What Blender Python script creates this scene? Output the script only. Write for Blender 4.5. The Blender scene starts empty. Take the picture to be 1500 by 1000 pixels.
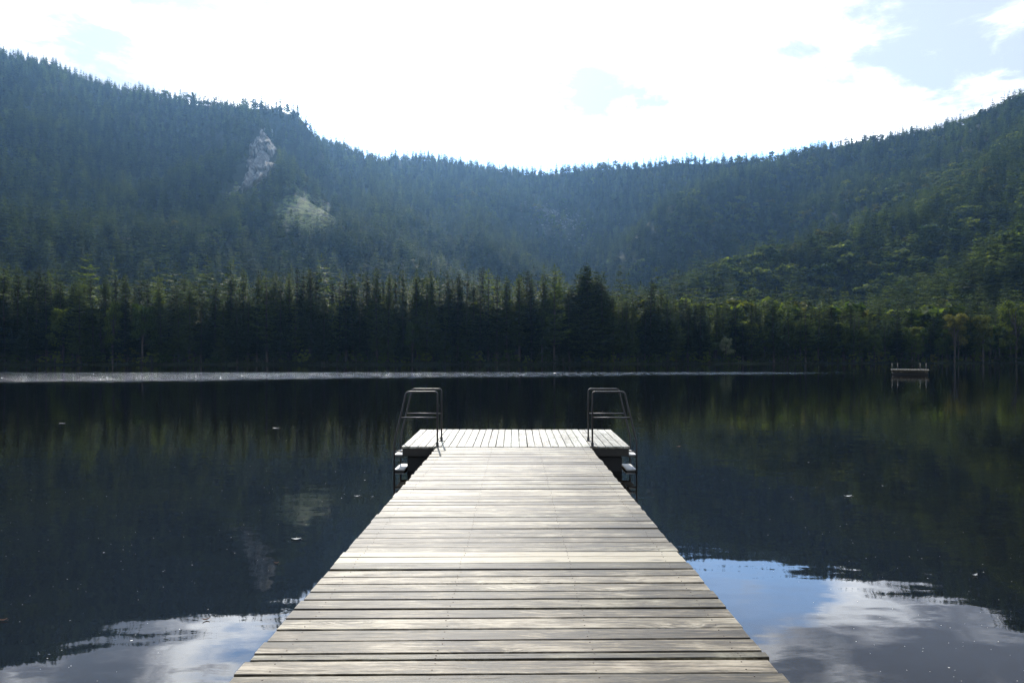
import bpy, math, random
import numpy as np
from mathutils import Vector

random.seed(7)
S = bpy.context.scene
COL = S.collection
R = math.radians
PI = math.pi

# ------------------------------------------------------------------ scene
CAMZ = 2.06
DECK = 0.46
SUN_AZ = R(-9.0)      # left of straight ahead
SUN_EL = R(37.0)
SUN = Vector((math.sin(SUN_AZ)*math.cos(SUN_EL), math.cos(SUN_AZ)*math.cos(SUN_EL), math.sin(SUN_EL)))

cam_d = bpy.data.cameras.new('camera')
cam = bpy.data.objects.new('camera', cam_d); COL.objects.link(cam)
cam.location = (0, 0, CAMZ); cam.rotation_euler = (R(90), 0, 0)
cam_d.lens = 24; cam_d.sensor_width = 36
cam_d.shift_x = -5/1500; cam_d.shift_y = 25/1500
cam_d.clip_start = 0.05; cam_d.clip_end = 20000
S.camera = cam

S.render.engine = 'CYCLES'
cy = S.cycles
cy.use_denoising = True; cy.denoiser = 'OPENIMAGEDENOISE'; cy.denoising_input_passes = 'RGB_ALBEDO_NORMAL'; cy.denoising_prefilter = 'NONE'
cy.max_bounces = 6; cy.diffuse_bounces = 2; cy.glossy_bounces = 3
cy.transmission_bounces = 2; cy.volume_bounces = 0; cy.transparent_max_bounces = 4
cy.sample_clamp_indirect = 12; cy.caustics_reflective = False; cy.caustics_refractive = False
vs = S.view_settings
vs.view_transform = 'Standard'; vs.look = 'None'; vs.gamma = 1; vs.exposure = 0.5
S.display_settings.display_device = 'sRGB'

def pt(px, py, D):
    """a point seen at (px,py) of the photograph, D metres ahead"""
    return Vector(((px-755)/1000*D, D, CAMZ-(py-525)/1000*D))

# ------------------------------------------------------------------ node helpers
class NT:
    def __init__(s, tree):
        s.t = tree; s.n = tree.nodes; s.l = tree.links
    def new(s, typ, **kw):
        n = s.n.new(typ)
        for k, v in kw.items():
            if k == 'ins':
                for i, val in v.items():
                    if hasattr(val, 'is_output'): s.l.new(val, n.inputs[i])
                    else: n.inputs[i].default_value = val
            else: setattr(n, k, v)
        return n
    def math(s, op, a, b=0.0, c=0.0, clamp=False):
        n = s.new('ShaderNodeMath', operation=op, ins={0: a, 1: b, 2: c}); n.use_clamp = clamp
        return n.outputs[0]
    def vmath(s, op, a, b=(0, 0, 0)):
        n = s.new('ShaderNodeVectorMath', operation=op, ins={0: a, 1: b})
        return n.outputs['Value'] if op in ('DOT_PRODUCT', 'LENGTH', 'DISTANCE') else n.outputs[0]
    def maprange(s, v, a, b, c=0.0, d=1.0, smooth=True):
        n = s.new('ShaderNodeMapRange', ins={0: v, 1: a, 2: b, 3: c, 4: d})
        n.interpolation_type = 'SMOOTHSTEP' if smooth else 'LINEAR'
        return n.outputs[0]
    def mix(s, f, a, b, blend='MIX'):
        n = s.new('ShaderNodeMix', data_type='RGBA', blend_type=blend)
        for i, v in ((0, f), (6, a), (7, b)):
            if hasattr(v, 'is_output'): s.l.new(v, n.inputs[i])
            else: n.inputs[i].default_value = v
        return n.outputs[2]
    def noise(s, vec, scale, detail=4, rough=0.5, dist=0.0):
        n = s.new('ShaderNodeTexNoise', ins={'Vector': vec, 'Scale': scale, 'Detail': detail, 'Roughness': rough, 'Distortion': dist})
        return n.outputs[0]
    def ramp(s, f, stops):
        n = s.new('ShaderNodeValToRGB', ins={0: f})
        e = n.color_ramp.elements
        while len(e) < len(stops): e.new(0.5)
        for el, (p, c) in zip(e, stops):
            el.position = p; el.color = c if len(c) == 4 else (*c, 1)
        return n.outputs[0]
    def scale(s, vec, v3):
        return s.vmath('MULTIPLY', vec, v3)
    def comb(s, x, y, z):
        return s.new('ShaderNodeCombineXYZ', ins={0: x, 1: y, 2: z}).outputs[0]

def material(name):
    m = bpy.data.materials.new(name); m.use_nodes = True
    m.node_tree.nodes.clear()
    t = NT(m.node_tree)
    out = t.new('ShaderNodeOutputMaterial')
    return m, t, out

def c4(c): return (c[0], c[1], c[2], 1)

# ------------------------------------------------------------------ materials
def foliage_mat(name, base, light, trans=0.35, var=0.5):
    m, t, out = material(name)
    oi = t.new('ShaderNodeObjectInfo')
    tc = t.new('ShaderNodeNewGeometry')
    rnd = oi.outputs['Random']
    isl = tc.outputs['Random Per Island']
    f = t.math('ADD', t.math('MULTIPLY', t.math('POWER', rnd, 1.7), 0.85), t.math('MULTIPLY', isl, 0.2))
    col = t.mix(f, c4(base), c4(light))
    br = t.maprange(isl, 0, 1, 1-var*0.5, 1+var*0.5, False)
    col = t.mix(1.0, col, t.comb(br, br, br), 'MULTIPLY')
    d = t.new('ShaderNodeBsdfPrincipled', ins={'Base Color': col, 'Roughness': 0.7, 'Specular IOR Level': 0.12})
    tcol = t.mix(1.0, col, (1.5, 1.45, 0.5, 1), 'MULTIPLY')
    tr = t.new('ShaderNodeBsdfTranslucent', ins={'Color': tcol})
    mx = t.new('ShaderNodeMixShader', ins={0: trans, 1: d.outputs[0], 2: tr.outputs[0]})
    t.l.new(mx.outputs[0], out.inputs[0])
    return m

M_SPRUCE = foliage_mat('spruce_needles', (0.008, 0.017, 0.010), (0.062, 0.085, 0.026), 0.5)
M_LARCH = foliage_mat('larch_needles', (0.024, 0.042, 0.016), (0.085, 0.115, 0.032), 0.5)
M_LEAF = foliage_mat('green_leaves', (0.020, 0.040, 0.010), (0.105, 0.130, 0.032), 0.55)
M_LEAFY = foliage_mat('yellowing_leaves', (0.045, 0.060, 0.014), (0.095, 0.090, 0.024), 0.45)
M_PALE = foliage_mat('pale_leaves', (0.11, 0.13, 0.085), (0.19, 0.20, 0.13), 0.45)
M_REED = foliage_mat('bank_grass', (0.012, 0.020, 0.008), (0.04, 0.05, 0.018), 0.4)

def bark():
    m, t, out = material('bark')
    tc = t.new('ShaderNodeTexCoord')
    n = t.noise(t.scale(tc.outputs['Object'], (60, 60, 12)), 1.0, 3)
    col = t.ramp(n, [(0.3, (0.02, 0.016, 0.013)), (0.7, (0.07, 0.056, 0.046))])
    d = t.new('ShaderNodeBsdfPrincipled', ins={'Base Color': col, 'Roughness': 0.9})
    t.l.new(d.outputs[0], out.inputs[0]); return m
M_BARK = bark()

def rock():
    m, t, out = material('pale_rock')
    tc = t.new('ShaderNodeTexCoord')
    P = tc.outputs['Object']
    n = t.noise(t.scale(P, (0.12, 0.12, 0.035)), 1.0, 8, 0.65, 0.6)
    col = t.ramp(n, [(0.38, (0.012, 0.018, 0.012)), (0.50, (0.08, 0.078, 0.07)), (0.68, (0.23, 0.225, 0.21))])
    b = t.new('ShaderNodeBump', ins={'Strength': 1.0, 'Distance': 3.0, 'Height': n})
    d = t.new('ShaderNodeBsdfPrincipled', ins={'Base Color': col, 'Roughness': 0.9, 'Normal': b.outputs[0]})
    t.l.new(d.outputs[0], out.inputs[0]); return m
M_ROCK = rock()

def ground_mat():
    m, t, out = material('forest_ground')
    tc = t.new('ShaderNodeTexCoord'); P = tc.outputs['Object']
    at = t.new('ShaderNodeAttribute', attribute_name='meadow')
    n = t.noise(P, 0.09, 8, 0.65)
    n2 = t.noise(t.scale(P, (0.11, 0.11, 0.16)), 1.0, 5, 0.75)
    col = t.ramp(n, [(0.3, (0.008, 0.012, 0.007)), (0.55, (0.016, 0.022, 0.010)), (0.8, (0.04, 0.038, 0.02))])
    g = t.ramp(n2, [(0.45, (0.012, 0.02, 0.008)), (0.55, (0.10, 0.125, 0.035))])
    col = t.mix(at.outputs['Fac'], col, g)
    b = t.new('ShaderNodeBump', ins={'Strength': 0.8, 'Distance': 2.0, 'Height': n2})
    d = t.new('ShaderNodeBsdfPrincipled', ins={'Base Color': col, 'Roughness': 0.95, 'Specular IOR Level': 0.15, 'Normal': b.outputs[0]})
    t.l.new(d.outputs[0], out.inputs[0]); return m
M_GROUND = ground_mat()

def water_mat():
    m, t, out = material('lake_water')
    tc = t.new('ShaderNodeTexCoord'); P = tc.outputs['Object']
    sep = t.new('ShaderNodeSeparateXYZ', ins={0: P}); X, Y = sep.outputs[0], sep.outputs[1]
    # wind-ruffled streak across the lake: a band between two distances that thins to the right
    wob = t.noise(t.scale(P, (0.06, 0.02, 0)), 1.0, 3, 0.6)
    wob = t.math('MULTIPLY', t.math('SUBTRACT', wob, 0.5), 16.0)
    wob = t.math('ADD', wob, t.math('MULTIPLY', t.math('SUBTRACT', t.noise(t.scale(P, (0.6, 0.12, 0)), 1.0, 3, 0.6), 0.5), 9.0))
    cat = t.maprange(t.noise(t.scale(P, (2.2, 0.22, 0)), 1.0, 3, 0.7), 0.38, 0.64, 0.15, 1.35)
    yy = t.math('ADD', Y, wob)
    lo = t.maprange(X, -45.0, 45.0, 56.0, 95.0, False)
    near = t.maprange(t.math('SUBTRACT', yy, lo), -7.0, 9.0)
    far = t.maprange(Y, 98.0, 112.0, 1.0, 0.0)
    side = t.maprange(X, 25.0, 62.0, 1.0, 0.0)
    band = t.math('MULTIPLY', t.math('MULTIPLY', t.math('MULTIPLY', near, far), side), cat)
    # second thin streak close under the far shore, on the right
    b2 = t.math('MULTIPLY', t.maprange(Y, 225.0, 240.0), t.maprange(X, 20.0, 70.0))
    band2 = t.math('MULTIPLY', b2, 0.25)
    patch = t.maprange(t.noise(t.scale(P, (0.05, 0.09, 0)), 1.0, 2), 0.45, 0.7)
    calm = t.math('ADD', 0.25, t.math('MULTIPLY', patch, 1.0))
    # slow swell + small ripples
    swell = t.noise(t.scale(P, (0.9, 1.6, 1)), 1.0, 2, 0.5)
    rip = t.noise(t.scale(P, (3.0, 7.0, 1)), 1.0, 3, 0.55, 0.4)
    h = t.math('ADD', t.math('MULTIPLY', swell, 0.0052), t.math('MULTIPLY', t.math('MULTIPLY', rip, calm), 0.0011))
    chop = t.noise(t.scale(P, (1.4, 1.7, 1)), 1.0, 4, 0.65)
    h = t.math('ADD', h, t.math('MULTIPLY', t.math('MULTIPLY', chop, t.math('ADD', t.math('MULTIPLY', band, t.maprange(X, -75.0, -10.0, 0.45, 1.0)), band2)), 0.125))
    b = t.new('ShaderNodeBump', ins={'Strength': 1.0, 'Distance': 1.0, 'Height': h})
    rough = t.math('ADD', 0.015, t.math('MULTIPLY', band, 0.10))
    d = t.new('ShaderNodeBsdfPrincipled', ins={'Base Color': (0.0024, 0.0018, 0.0010, 1), 'Roughness': rough, 'IOR': 1.32, 'Normal': b.outputs[0]})
    t.l.new(d.outputs[0], out.inputs[0]); return m
M_WATER = water_mat()

def plank_mat(name, along, dark=(0.014, 0.011, 0.006), mid=(0.062, 0.048, 0.027), lite=(0.25, 0.217, 0.158)):
    """weathered boards; 'along' = axis the boards run on"""
    m, t, out = material(name)
    tc = t.new('ShaderNodeTexCoord'); P = tc.outputs['Object']
    at = t.new('ShaderNodeAttribute', attribute_name='board'); b = at.outputs['Fac']
    an = t.new('ShaderNodeAttribute', attribute_name='fresh')
    sep = t.new('ShaderNodeSeparateXYZ', ins={0: P})
    U, V = (sep.outputs[0], sep.outputs[1]) if along == 'x' else (sep.outputs[1], sep.outputs[0])
    off = t.math('MULTIPLY', b, 87.0)
    # knots, each pushing the grain around it
    kv = t.comb(t.math('ADD', t.math('MULTIPLY', U, 1.3), off), t.math('MULTIPLY', V, 4.2), off)
    vor = t.new('ShaderNodeTexVoronoi', ins={'Vector': kv, 'Scale': 1.0, 'Randomness': 1.0})
    kd = vor.outputs['Distance']
    knot = t.maprange(kd, 0.02, 0.13, 1.0, 0.0)
    halo = t.maprange(kd, 0.02, 0.42, 1.0, 0.0)
    gv = t.comb(t.math('ADD', t.math('MULTIPLY', U, 1.1), off), t.math('ADD', t.math('MULTIPLY', V, 34.0), t.math('MULTIPLY', halo, 3.0)), off)
    grain = t.noise(gv, 1.0, 6, 0.7, 0.9)
    fine = t.noise(t.comb(t.math('MULTIPLY', U, 7.0), t.math('MULTIPLY', V, 170.0), off), 1.0, 3, 0.7)
    blotch = t.noise(t.comb(t.math('ADD', t.math('MULTIPLY', U, 2.6), off), t.math('MULTIPLY', V, 7.0), off), 1.0, 5, 0.65, 0.4)
    stain = t.noise(P, 0.9, 4, 0.6)
    mid_ = t.noise(t.comb(t.math('ADD', t.math('MULTIPLY', U, 2.4), off), t.math('ADD', t.math('MULTIPLY', V, 78.0), t.math('MULTIPLY', halo, 6.0)), off), 1.0, 4, 0.7)
    rings = t.new('ShaderNodeTexWave', wave_type='BANDS', bands_direction='Y', ins={'Vector': t.comb(t.math('ADD', t.math('MULTIPLY', U, 0.35), off), t.math('ADD', V, t.math('MULTIPLY', halo, 0.05)), 0.0), 'Scale': 22.0, 'Distortion': 5.0, 'Detail': 3.0, 'Detail Scale': 1.4})
    f = t.math('ADD', t.math('MULTIPLY', grain, 0.46), t.math('MULTIPLY', blotch, 0.72))
    f = t.math('ADD', f, t.math('MULTIPLY', t.math('SUBTRACT', fine, 0.5), 0.45))
    f = t.math('ADD', f, t.math('MULTIPLY', t.math('SUBTRACT', mid_, 0.5), 0.60))
    f = t.math('ADD', f, t.math('MULTIPLY', t.math('SUBTRACT', rings.outputs[1], 0.5), 0.10))
    f = t.math('ADD', f, t.math('MULTIPLY', t.math('SUBTRACT', b, 0.5), 0.20))
    f = t.math('ADD', f, t.math('MULTIPLY', t.math('SUBTRACT', stain, 0.5), 0.55))
    f = t.math('ADD', f, t.math('MULTIPLY', an.outputs['Fac'], 0.35))
    col = t.ramp(f, [(0.45, c4(dark)), (0.60, c4(mid)), (0.80, c4(lite))])
    hue = t.math('FRACT', t.math('MULTIPLY', b, 7.31))
    col = t.mix(1.0, col, t.mix(hue, (1.05, 1.0, 0.93, 1), (0.95, 1.0, 0.93, 1)), 'MULTIPLY')
    col = t.mix(t.math('MULTIPLY', knot, 0.8), col, (0.045, 0.036, 0.026, 1))
    crack = t.maprange(t.noise(t.comb(t.math('ADD', t.math('MULTIPLY', U, 1.6), off), t.math('MULTIPLY', V, 60.0), off), 1.0, 2, 0.5), 0.63, 0.69)
    col = t.mix(t.math('MULTIPLY', crack, 0.6), col, (0.035, 0.03, 0.022, 1))
    hgt = t.math('ADD', t.math('MULTIPLY', grain, 0.6), t.math('MULTIPLY', fine, 0.5))
    hgt = t.math('SUBTRACT', hgt, t.math('MULTIPLY', crack, 0.8))
    bp = t.new('ShaderNodeBump', ins={'Strength': 0.7, 'Distance': 0.004, 'Height': hgt})
    d = t.new('ShaderNodeBsdfPrincipled', ins={'Base Color': col, 'Roughness': 0.55, 'Specular IOR Level': 0.24, 'Normal': bp.outputs[0]})
    t.l.new(d.outputs[0], out.inputs[0]); return m
M_DECK = plank_mat('weathered_boards', 'x')
M_PLAT = plank_mat('bleached_boards', 'y', (0.09, 0.08, 0.06), (0.22, 0.205, 0.17), (0.40, 0.38, 0.33))

def simple(name, col, rough=0.6, metal=0.0, nz=0.0, scale=8.0):
    m, t, out = material(name)
    tc = t.new('ShaderNodeTexCoord')
    n = t.noise(tc.outputs['Object'], scale, 4, 0.6)
    k = t.maprange(n, 0.3, 0.7, 1-nz, 1+nz, False)
    c = t.mix(1.0, c4(col), t.comb(k, k, k), 'MULTIPLY')
    d = t.new('ShaderNodeBsdfPrincipled', ins={'Base Color': c, 'Roughness': rough, 'Metallic': metal})
    t.l.new(d.outputs[0], out.inputs[0]); return m
M_BEAM = simple('dark_wet_timber', (0.016, 0.013, 0.010), 0.7, 0, 0.4, 6)
M_STEEL = simple('dark_coated_steel', (0.018, 0.017, 0.017), 0.5, 0.0, 0.25, 30)
M_NAIL = simple('rusty_nail', (0.05, 0.03, 0.02), 0.6, 0.3, 0.2)
M_TREAD = simple('pale_tread', (0.40, 0.39, 0.36), 0.5, 0, 0.15, 14)
M_DRUM = simple('black_plastic', (0.005, 0.005, 0.006), 0.7, 0, 0.2)
M_LEAF1 = simple('brown_leaf', (0.22, 0.10, 0.045), 0.6, 0, 0.4, 60)
M_LEAF2 = simple('bleached_leaf', (0.55, 0.52, 0.46), 0.5, 0, 0.3, 60)
M_SPECK = simple('floating_pollen', (0.42, 0.40, 0.34), 0.6, 0, 0.3, 3)

# ------------------------------------------------------------------ object helpers
def mesh_np(name, V, F, mats, mat_idx=None, smooth=False, attrs=None):
    """V (n,3), F list of arrays with equal face size, or list"""
    me = bpy.data.meshes.new(name)
    V = np.asarray(V, dtype=np.float32)
    if isinstance(F, np.ndarray):
        k = F.shape[1]; nf = len(F)
        me.vertices.add(len(V)); me.vertices.foreach_set('co', V.ravel())
        me.loops.add(nf*k); me.loops.foreach_set('vertex_index', F.astype(np.int32).ravel())
        me.polygons.add(nf); me.polygons.foreach_set('loop_start', np.arange(0, nf*k, k, dtype=np.int32))
        me.polygons.foreach_set('loop_total', np.full(nf, k, dtype=np.int32))
    else:
        me.from_pydata([tuple(v) for v in V], [], F); nf = len(F)
    for m in mats: me.materials.append(m)
    if mat_idx is not None: me.polygons.foreach_set('material_index', np.asarray(mat_idx, dtype=np.int32))
    if smooth: me.polygons.foreach_set('use_smooth', np.ones(nf, dtype=bool))
    for an, (dom, vals) in (attrs or {}).items():
        a = me.attributes.new(an, 'FLOAT', dom); a.data.foreach_set('value', np.asarray(vals, dtype=np.float32))
    me.update(calc_edges=True); me.validate()
    return me

def obj(name, me, parent=None, loc=None):
    o = bpy.data.objects.new(name, me); COL.objects.link(o)
    if parent: o.parent = parent
    if loc is not None: o.location = loc
    return o

def tag(o, label=None, cat=None, group=None, kind=None):
    if label: o['label'] = label
    if cat: o['category'] = cat
    if group: o['group'] = group
    if kind: o['kind'] = kind
    return o

def empty(name, loc, label, cat, group=None):
    o = bpy.data.objects.new(name, None); COL.objects.link(o); o.location = loc
    o.empty_display_size = 0.3
    return tag(o, label, cat, group)

class MB:
    """gathers boxes and tubes into one mesh"""
    def __init__(s): s.v = []; s.f = []; s.mi = []
    def add(s, vs_, fs, mi=0):
        b = len(s.v); s.v += [tuple(v) for v in vs_]
        for f in fs: s.f.append(tuple(b+i for i in f)); s.mi.append(mi)
    def box(s, x0, x1, y0, y1, z0, z1, bev=0.0, mi=0):
        if bev <= 0:
            s.add([(x0,y0,z0),(x1,y0,z0),(x1,y1,z0),(x0,y1,z0),(x0,y0,z1),(x1,y0,z1),(x1,y1,z1),(x0,y1,z1)],
                  [(0,3,2,1),(4,5,6,7),(0,1,5,4),(1,2,6,5),(2,3,7,6),(3,0,4,7)], mi); return
        rings = []
        for z, i in ((z0, 0), (z1-bev, 0), (z1, bev)):
            rings.append([(x0+i,y0+i,z),(x1-i,y0+i,z),(x1-i,y1-i,z),(x0+i,y1-i,z)])
        vs_ = sum(rings, [])
        fs = [(3,2,1,0), (8,9,10,11)]
        for k in range(2):
            for j in range(4):
                a = k*4+j; b2 = k*4+(j+1) % 4
                fs.append((a, b2, b2+4, a+4))
        s.add(vs_, fs, mi)
    def tube(s, pts, r, n=10, mi=0, cap=True):
        pts = [Vector(p) for p in pts]
        rings = []; up = None
        for i, p in enumerate(pts):
            d = (pts[min(i+1, len(pts)-1)]-pts[max(i-1, 0)]).normalized()
            if up is None: up = d.orthogonal().normalized()
            up = (up - d*up.dot(d)).normalized(); w = d.cross(up)
            rr = r[i] if isinstance(r, (list, tuple)) else r
            rings.append([p+(up*math.cos(2*PI*k/n)+w*math.sin(2*PI*k/n))*rr for k in range(n)])
        vs_ = [v for rg in rings for v in rg]; fs = []
        for i in range(len(pts)-1):
            for k in range(n):
                a = i*n+k; b2 = i*n+(k+1) % n
                fs.append((a, b2, b2+n, a+n))
        if cap: fs += [tuple(range(n))[::-1], tuple((len(pts)-1)*n+k for k in range(n))]
        s.add(vs_, fs, mi)
    def build(s, name, mats, parent=None, smooth=False):
        me = mesh_np(name, s.v, s.f, mats if isinstance(mats, list) else [mats], s.mi, smooth)
        return obj(name, me, parent)

def rounded(pts, r=0.09, n=5):
    """polyline with its inner corners rounded"""
    pts = [Vector(p) for p in pts]; out = [pts[0]]
    for i in range(1, len(pts)-1):
        a, b, c = pts[i-1], pts[i], pts[i+1]
        p0 = b+(a-b).normalized()*r; p1 = b+(c-b).normalized()*r
        for k in range(n+1):
            t = k/n; out.append(p0*(1-t)**2+b*2*t*(1-t)+p1*t*t)
    out.append(pts[-1]); return out

# ------------------------------------------------------------------ terrain height
def _hash(ix, iy, seed):
    h = (ix.astype(np.int64)*374761393+iy.astype(np.int64)*668265263+seed*1442695041) & 0x7fffffff
    h = ((h ^ (h >> 13))*1274126177) & 0x7fffffff
    return ((h ^ (h >> 16)) & 0xffff)/65535.0
def vnoise(x, y, seed=0):
    ix = np.floor(x); iy = np.floor(y); fx = x-ix; fy = y-iy
    fx = fx*fx*(3-2*fx); fy = fy*fy*(3-2*fy)
    a = _hash(ix, iy, seed); b = _hash(ix+1, iy, seed); c = _hash(ix, iy+1, seed); d = _hash(ix+1, iy+1, seed)
    return (a*(1-fx)+b*fx)*(1-fy)+(c*(1-fx)+d*fx)*fy
def fbm(x, y, o=4, seed=0):
    s = 0; a = 0.5; tot = 0
    for k in range(o):
        s = s+a*vnoise(x*2**k, y*2**k, seed+k); tot += a; a *= 0.5
    return s/tot-0.5

SX = np.array([-2000, -480, -400, -300, -170, 0, 35, 62, 127, 227, 330, 420, 480, 2000.])
SY = np.array([-20, -20, 90, 175, 222, 232, 240, 255, 285, 305, 270, 150, -20, -20.])
def shore(x):
    return np.interp(x, SX, SY)+fbm(np.asarray(x)*0.02, np.asarray(x)*0+3.3, 3, 5)*8

def poly(*p): return [tuple(pt(*q)) for q in p]
RIDGES = [  # (points, slope towards the sides)
    (poly((-500, 60, 1500), (-250, 40, 1550), (-100, 48, 1530), (0, 80, 1500), (75, 100, 1490), (130, 126, 1480)), 0.62),
    (poly((130, 126, 1480), (180, 138, 1430), (240, 146, 1360)), 0.80),
    (poly((240, 146, 1360), (300, 153, 1330), (330, 156, 1320)), 1.15),
    (poly((-200, 320, 640), (0, 330, 700), (200, 347, 760), (330, 345, 820), (440, 352, 880), (560, 368, 900)), 0.5),
    (poly((300, 156, 1320), (350, 158, 1310), (405, 161, 1300), (434, 169, 1300)), 1.9),
    (poly((290, 160, 1330), (345, 166, 1230), (376, 180, 1150), (392, 205, 1090), (390, 240, 1040)), 2.3),
    (poly((392, 232, 1050), (430, 285, 970), (475, 345, 880)), 0.62),
    (poly((440, 200, 1550), (500, 218, 1560), (540, 236, 1600), (600, 236, 1680), (650, 238, 1750), (700, 248, 1800), (800, 259, 1850), (860, 251, 1830), (935, 248, 1800), (1000, 239, 1780), (1080, 236, 1750), (1150, 232, 1730), (1200, 221, 1700), (1250, 213, 1650), (1350, 198, 1580), (1400, 186, 1500), (1460, 170, 1430), (1500, 148, 1400), (1560, 110, 1350), (1800, 30, 1300), (2300, 0, 1300)), 0.66),
    (poly((1560, 130, 1300), (1500, 235, 950), (1400, 300, 900), (1250, 352, 840), (1100, 398, 760), (1030, 420, 700)), 0.62),
    (poly((1900, 60, 1200), (1750, 180, 850), (1600, 330, 620), (1450, 400, 520)), 0.62),
    (poly((1180, 232, 1700), (1060, 268, 1480), (985, 300, 1330)), 0.85),
    (poly((540, 240, 1550), (545, 300, 1200), (560, 370, 900)), 0.7),
    (poly((690, 252, 1790), (690, 310, 1400), (700, 370, 1080)), 0.75),
    (poly((130, 135, 1480), (170, 250, 1130), (190, 330, 850)), 0.75),
    (poly((-60, 90, 1530), (-60, 230, 1050), (-40, 330, 760)), 0.75),
    (poly((330, 200, 1300), (300, 320, 950), (290, 370, 720)), 0.85),
]
def height(x, y, raw=False):
    x = np.asarray(x, dtype=float); y = np.asarray(y, dtype=float)
    wx = x+fbm(x*0.004, y*0.004, 3, 11)*70; wy = y+fbm(x*0.004, y*0.004, 3, 29)*70
    H = np.full(x.shape, -1e9); dmin = np.full(x.shape, 1e9)
    for pts, sl in RIDGES:
        for (x0, y0, z0), (x1, y1, z1) in zip(pts[:-1], pts[1:]):
            dx, dy = x1-x0, y1-y0; L2 = dx*dx+dy*dy
            t = np.clip(((x-x0)*dx+(y-y0)*dy)/L2, 0, 1)
            d0 = np.hypot(x-(x0+dx*t), y-(y0+dy*t))
            t2 = np.clip(((wx-x0)*dx+(wy-y0)*dy)/L2, 0, 1)
            d1 = np.hypot(wx-(x0+dx*t2), wy-(y0+dy*t2))
            k = np.clip(d0/120, 0, 1); d = d0*(1-k)+d1*k; dmin = np.minimum(dmin, d0)
            h = z0+(z1-z0)*t-sl*(np.sqrt(d*d+225)-15)
            H = np.maximum(H, h)
    H = H+(fbm(x*0.012, y*0.012, 4, 3)*12+(fbm(x*0.0065, y*0.0045, 3, 17)*120)*np.clip(dmin/260, 0, 1))*np.clip(H/150, 0, 1)
    s = y-shore(x)
    floor = np.interp(s, [-60, -6, 0, 2.5, 30, 200, 800], [-2.6, -1.2, -0.1, 0.9, 2.2, 7, 30])+fbm(x*0.05, y*0.05, 3, 8)*np.clip(s/20, 0, 1)*4
    H = np.where(s < 60, floor, np.maximum(H*np.clip((s-60)/60, 0, 1), floor))
    # near bank, where the jetty starts
    nb = np.interp(y, [-60, -8, -1.5, 1], [3.0, 0.5, 0.0, -1.6])
    H = np.where(y < 1, np.maximum(nb, -3), np.where(y < 12, np.minimum(H, -1.6), H))
    H = np.where((np.abs(x) > 460) & (y < 400), np.maximum(H, 2.0), H)
    return H

def hit(px, py, y0=330, y1=3500):
    """where the line of sight through (px,py) meets the terrain"""
    D = np.arange(y0, y1, 2.0)
    X = (px-755)/1000*D; Z = CAMZ-(py-525)/1000*D
    H = height(X, D)
    i = np.argmax(H > Z)
    return Vector((X[i], D[i], H[i]))

def steps(*segs):
    out = []
    for a, b, st in segs: out += list(np.arange(a, b, st))
    out.append(segs[-1][1]); return np.array(out, dtype=float)
gx = steps((-3600, -1600, 50), (-1600, -450, 16), (-450, 450, 8), (450, 1600, 16), (1600, 3600, 50))
gy = steps((-600, -20, 40), (-20, 12, 2), (12, 180, 14), (180, 340, 4), (340, 1700, 12), (1700, 2700, 20), (2700, 4200, 50))
GX, GY = np.meshgrid(gx, gy)
GZ = height(GX, GY)
MPX = [(432+i*6, py) for py in range(286, 338, 5) for i in range(-4, 12)]
def _in(px, py):
    t_ = (py-284)/34.0
    if t_ < 1: l, r = 440-26*t_, 446+50*t_
    else: l, r = 414+(py-318)*2.0, 496-(py-318)*2.6
    return l <= px <= r
MPT = np.array([tuple(hit(px, py)) for px, py in MPX if _in(px, py)])
def meadow_mask(x, y):
    x = np.asarray(x, dtype=float); y = np.asarray(y, dtype=float); m = np.zeros(np.shape(x))
    k = (np.abs(x-MPT[:, 0].mean()) < 160) & (np.abs(y-MPT[:, 1].mean()) < 300)
    xs_, ys_ = x[k], y[k]; d = np.full(xs_.shape, 1e9)
    for q in MPT: d = np.minimum(d, np.hypot(xs_-q[0], (ys_-q[1])*.7))
    m[k] = np.clip((17-d+fbm(xs_*0.06, ys_*0.06, 3, 77)*16)/5, 0, 1)
    return m
nx, ny = len(gx), len(gy)
idx = np.arange(nx*ny).reshape(ny, nx)
F = np.stack([idx[:-1, :-1], idx[:-1, 1:], idx[1:, 1:], idx[1:, :-1]], -1).reshape(-1, 4)
V = np.stack([GX, GY, GZ], -1).reshape(-1, 3)
band_m = np.exp(-((GY-shore(GX)-30)/26)**2)*np.clip(fbm(GX*0.03, GY*0.03, 3, 41)*5+0.0, 0, 1)*0.5
mm = np.maximum(meadow_mask(GX, GY), band_m)
g = obj('ground', mesh_np('ground', V, F, [M_GROUND], smooth=True, attrs={'meadow': ('POINT', mm.ravel())}))
tag(g, kind='structure')

# lake
w = obj('lake_water', mesh_np('lake_water', [(-470, -19, 0), (470, -19, 0), (470, 330, 0), (-470, 330, 0)], [(0, 1, 2, 3)], [M_WATER]))
tag(w, kind='structure')

# ------------------------------------------------------------------ trees
def leaf_tris(P, Q, W):
    """triangles from P to Q (tip), base width vector W"""
    n = len(P)
    V = np.empty((n, 3, 3)); V[:, 0] = P-W*0.5; V[:, 1] = P+W*0.5; V[:, 2] = Q
    return V.reshape(-1, 3), np.arange(n*3).reshape(-1, 3)

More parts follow.
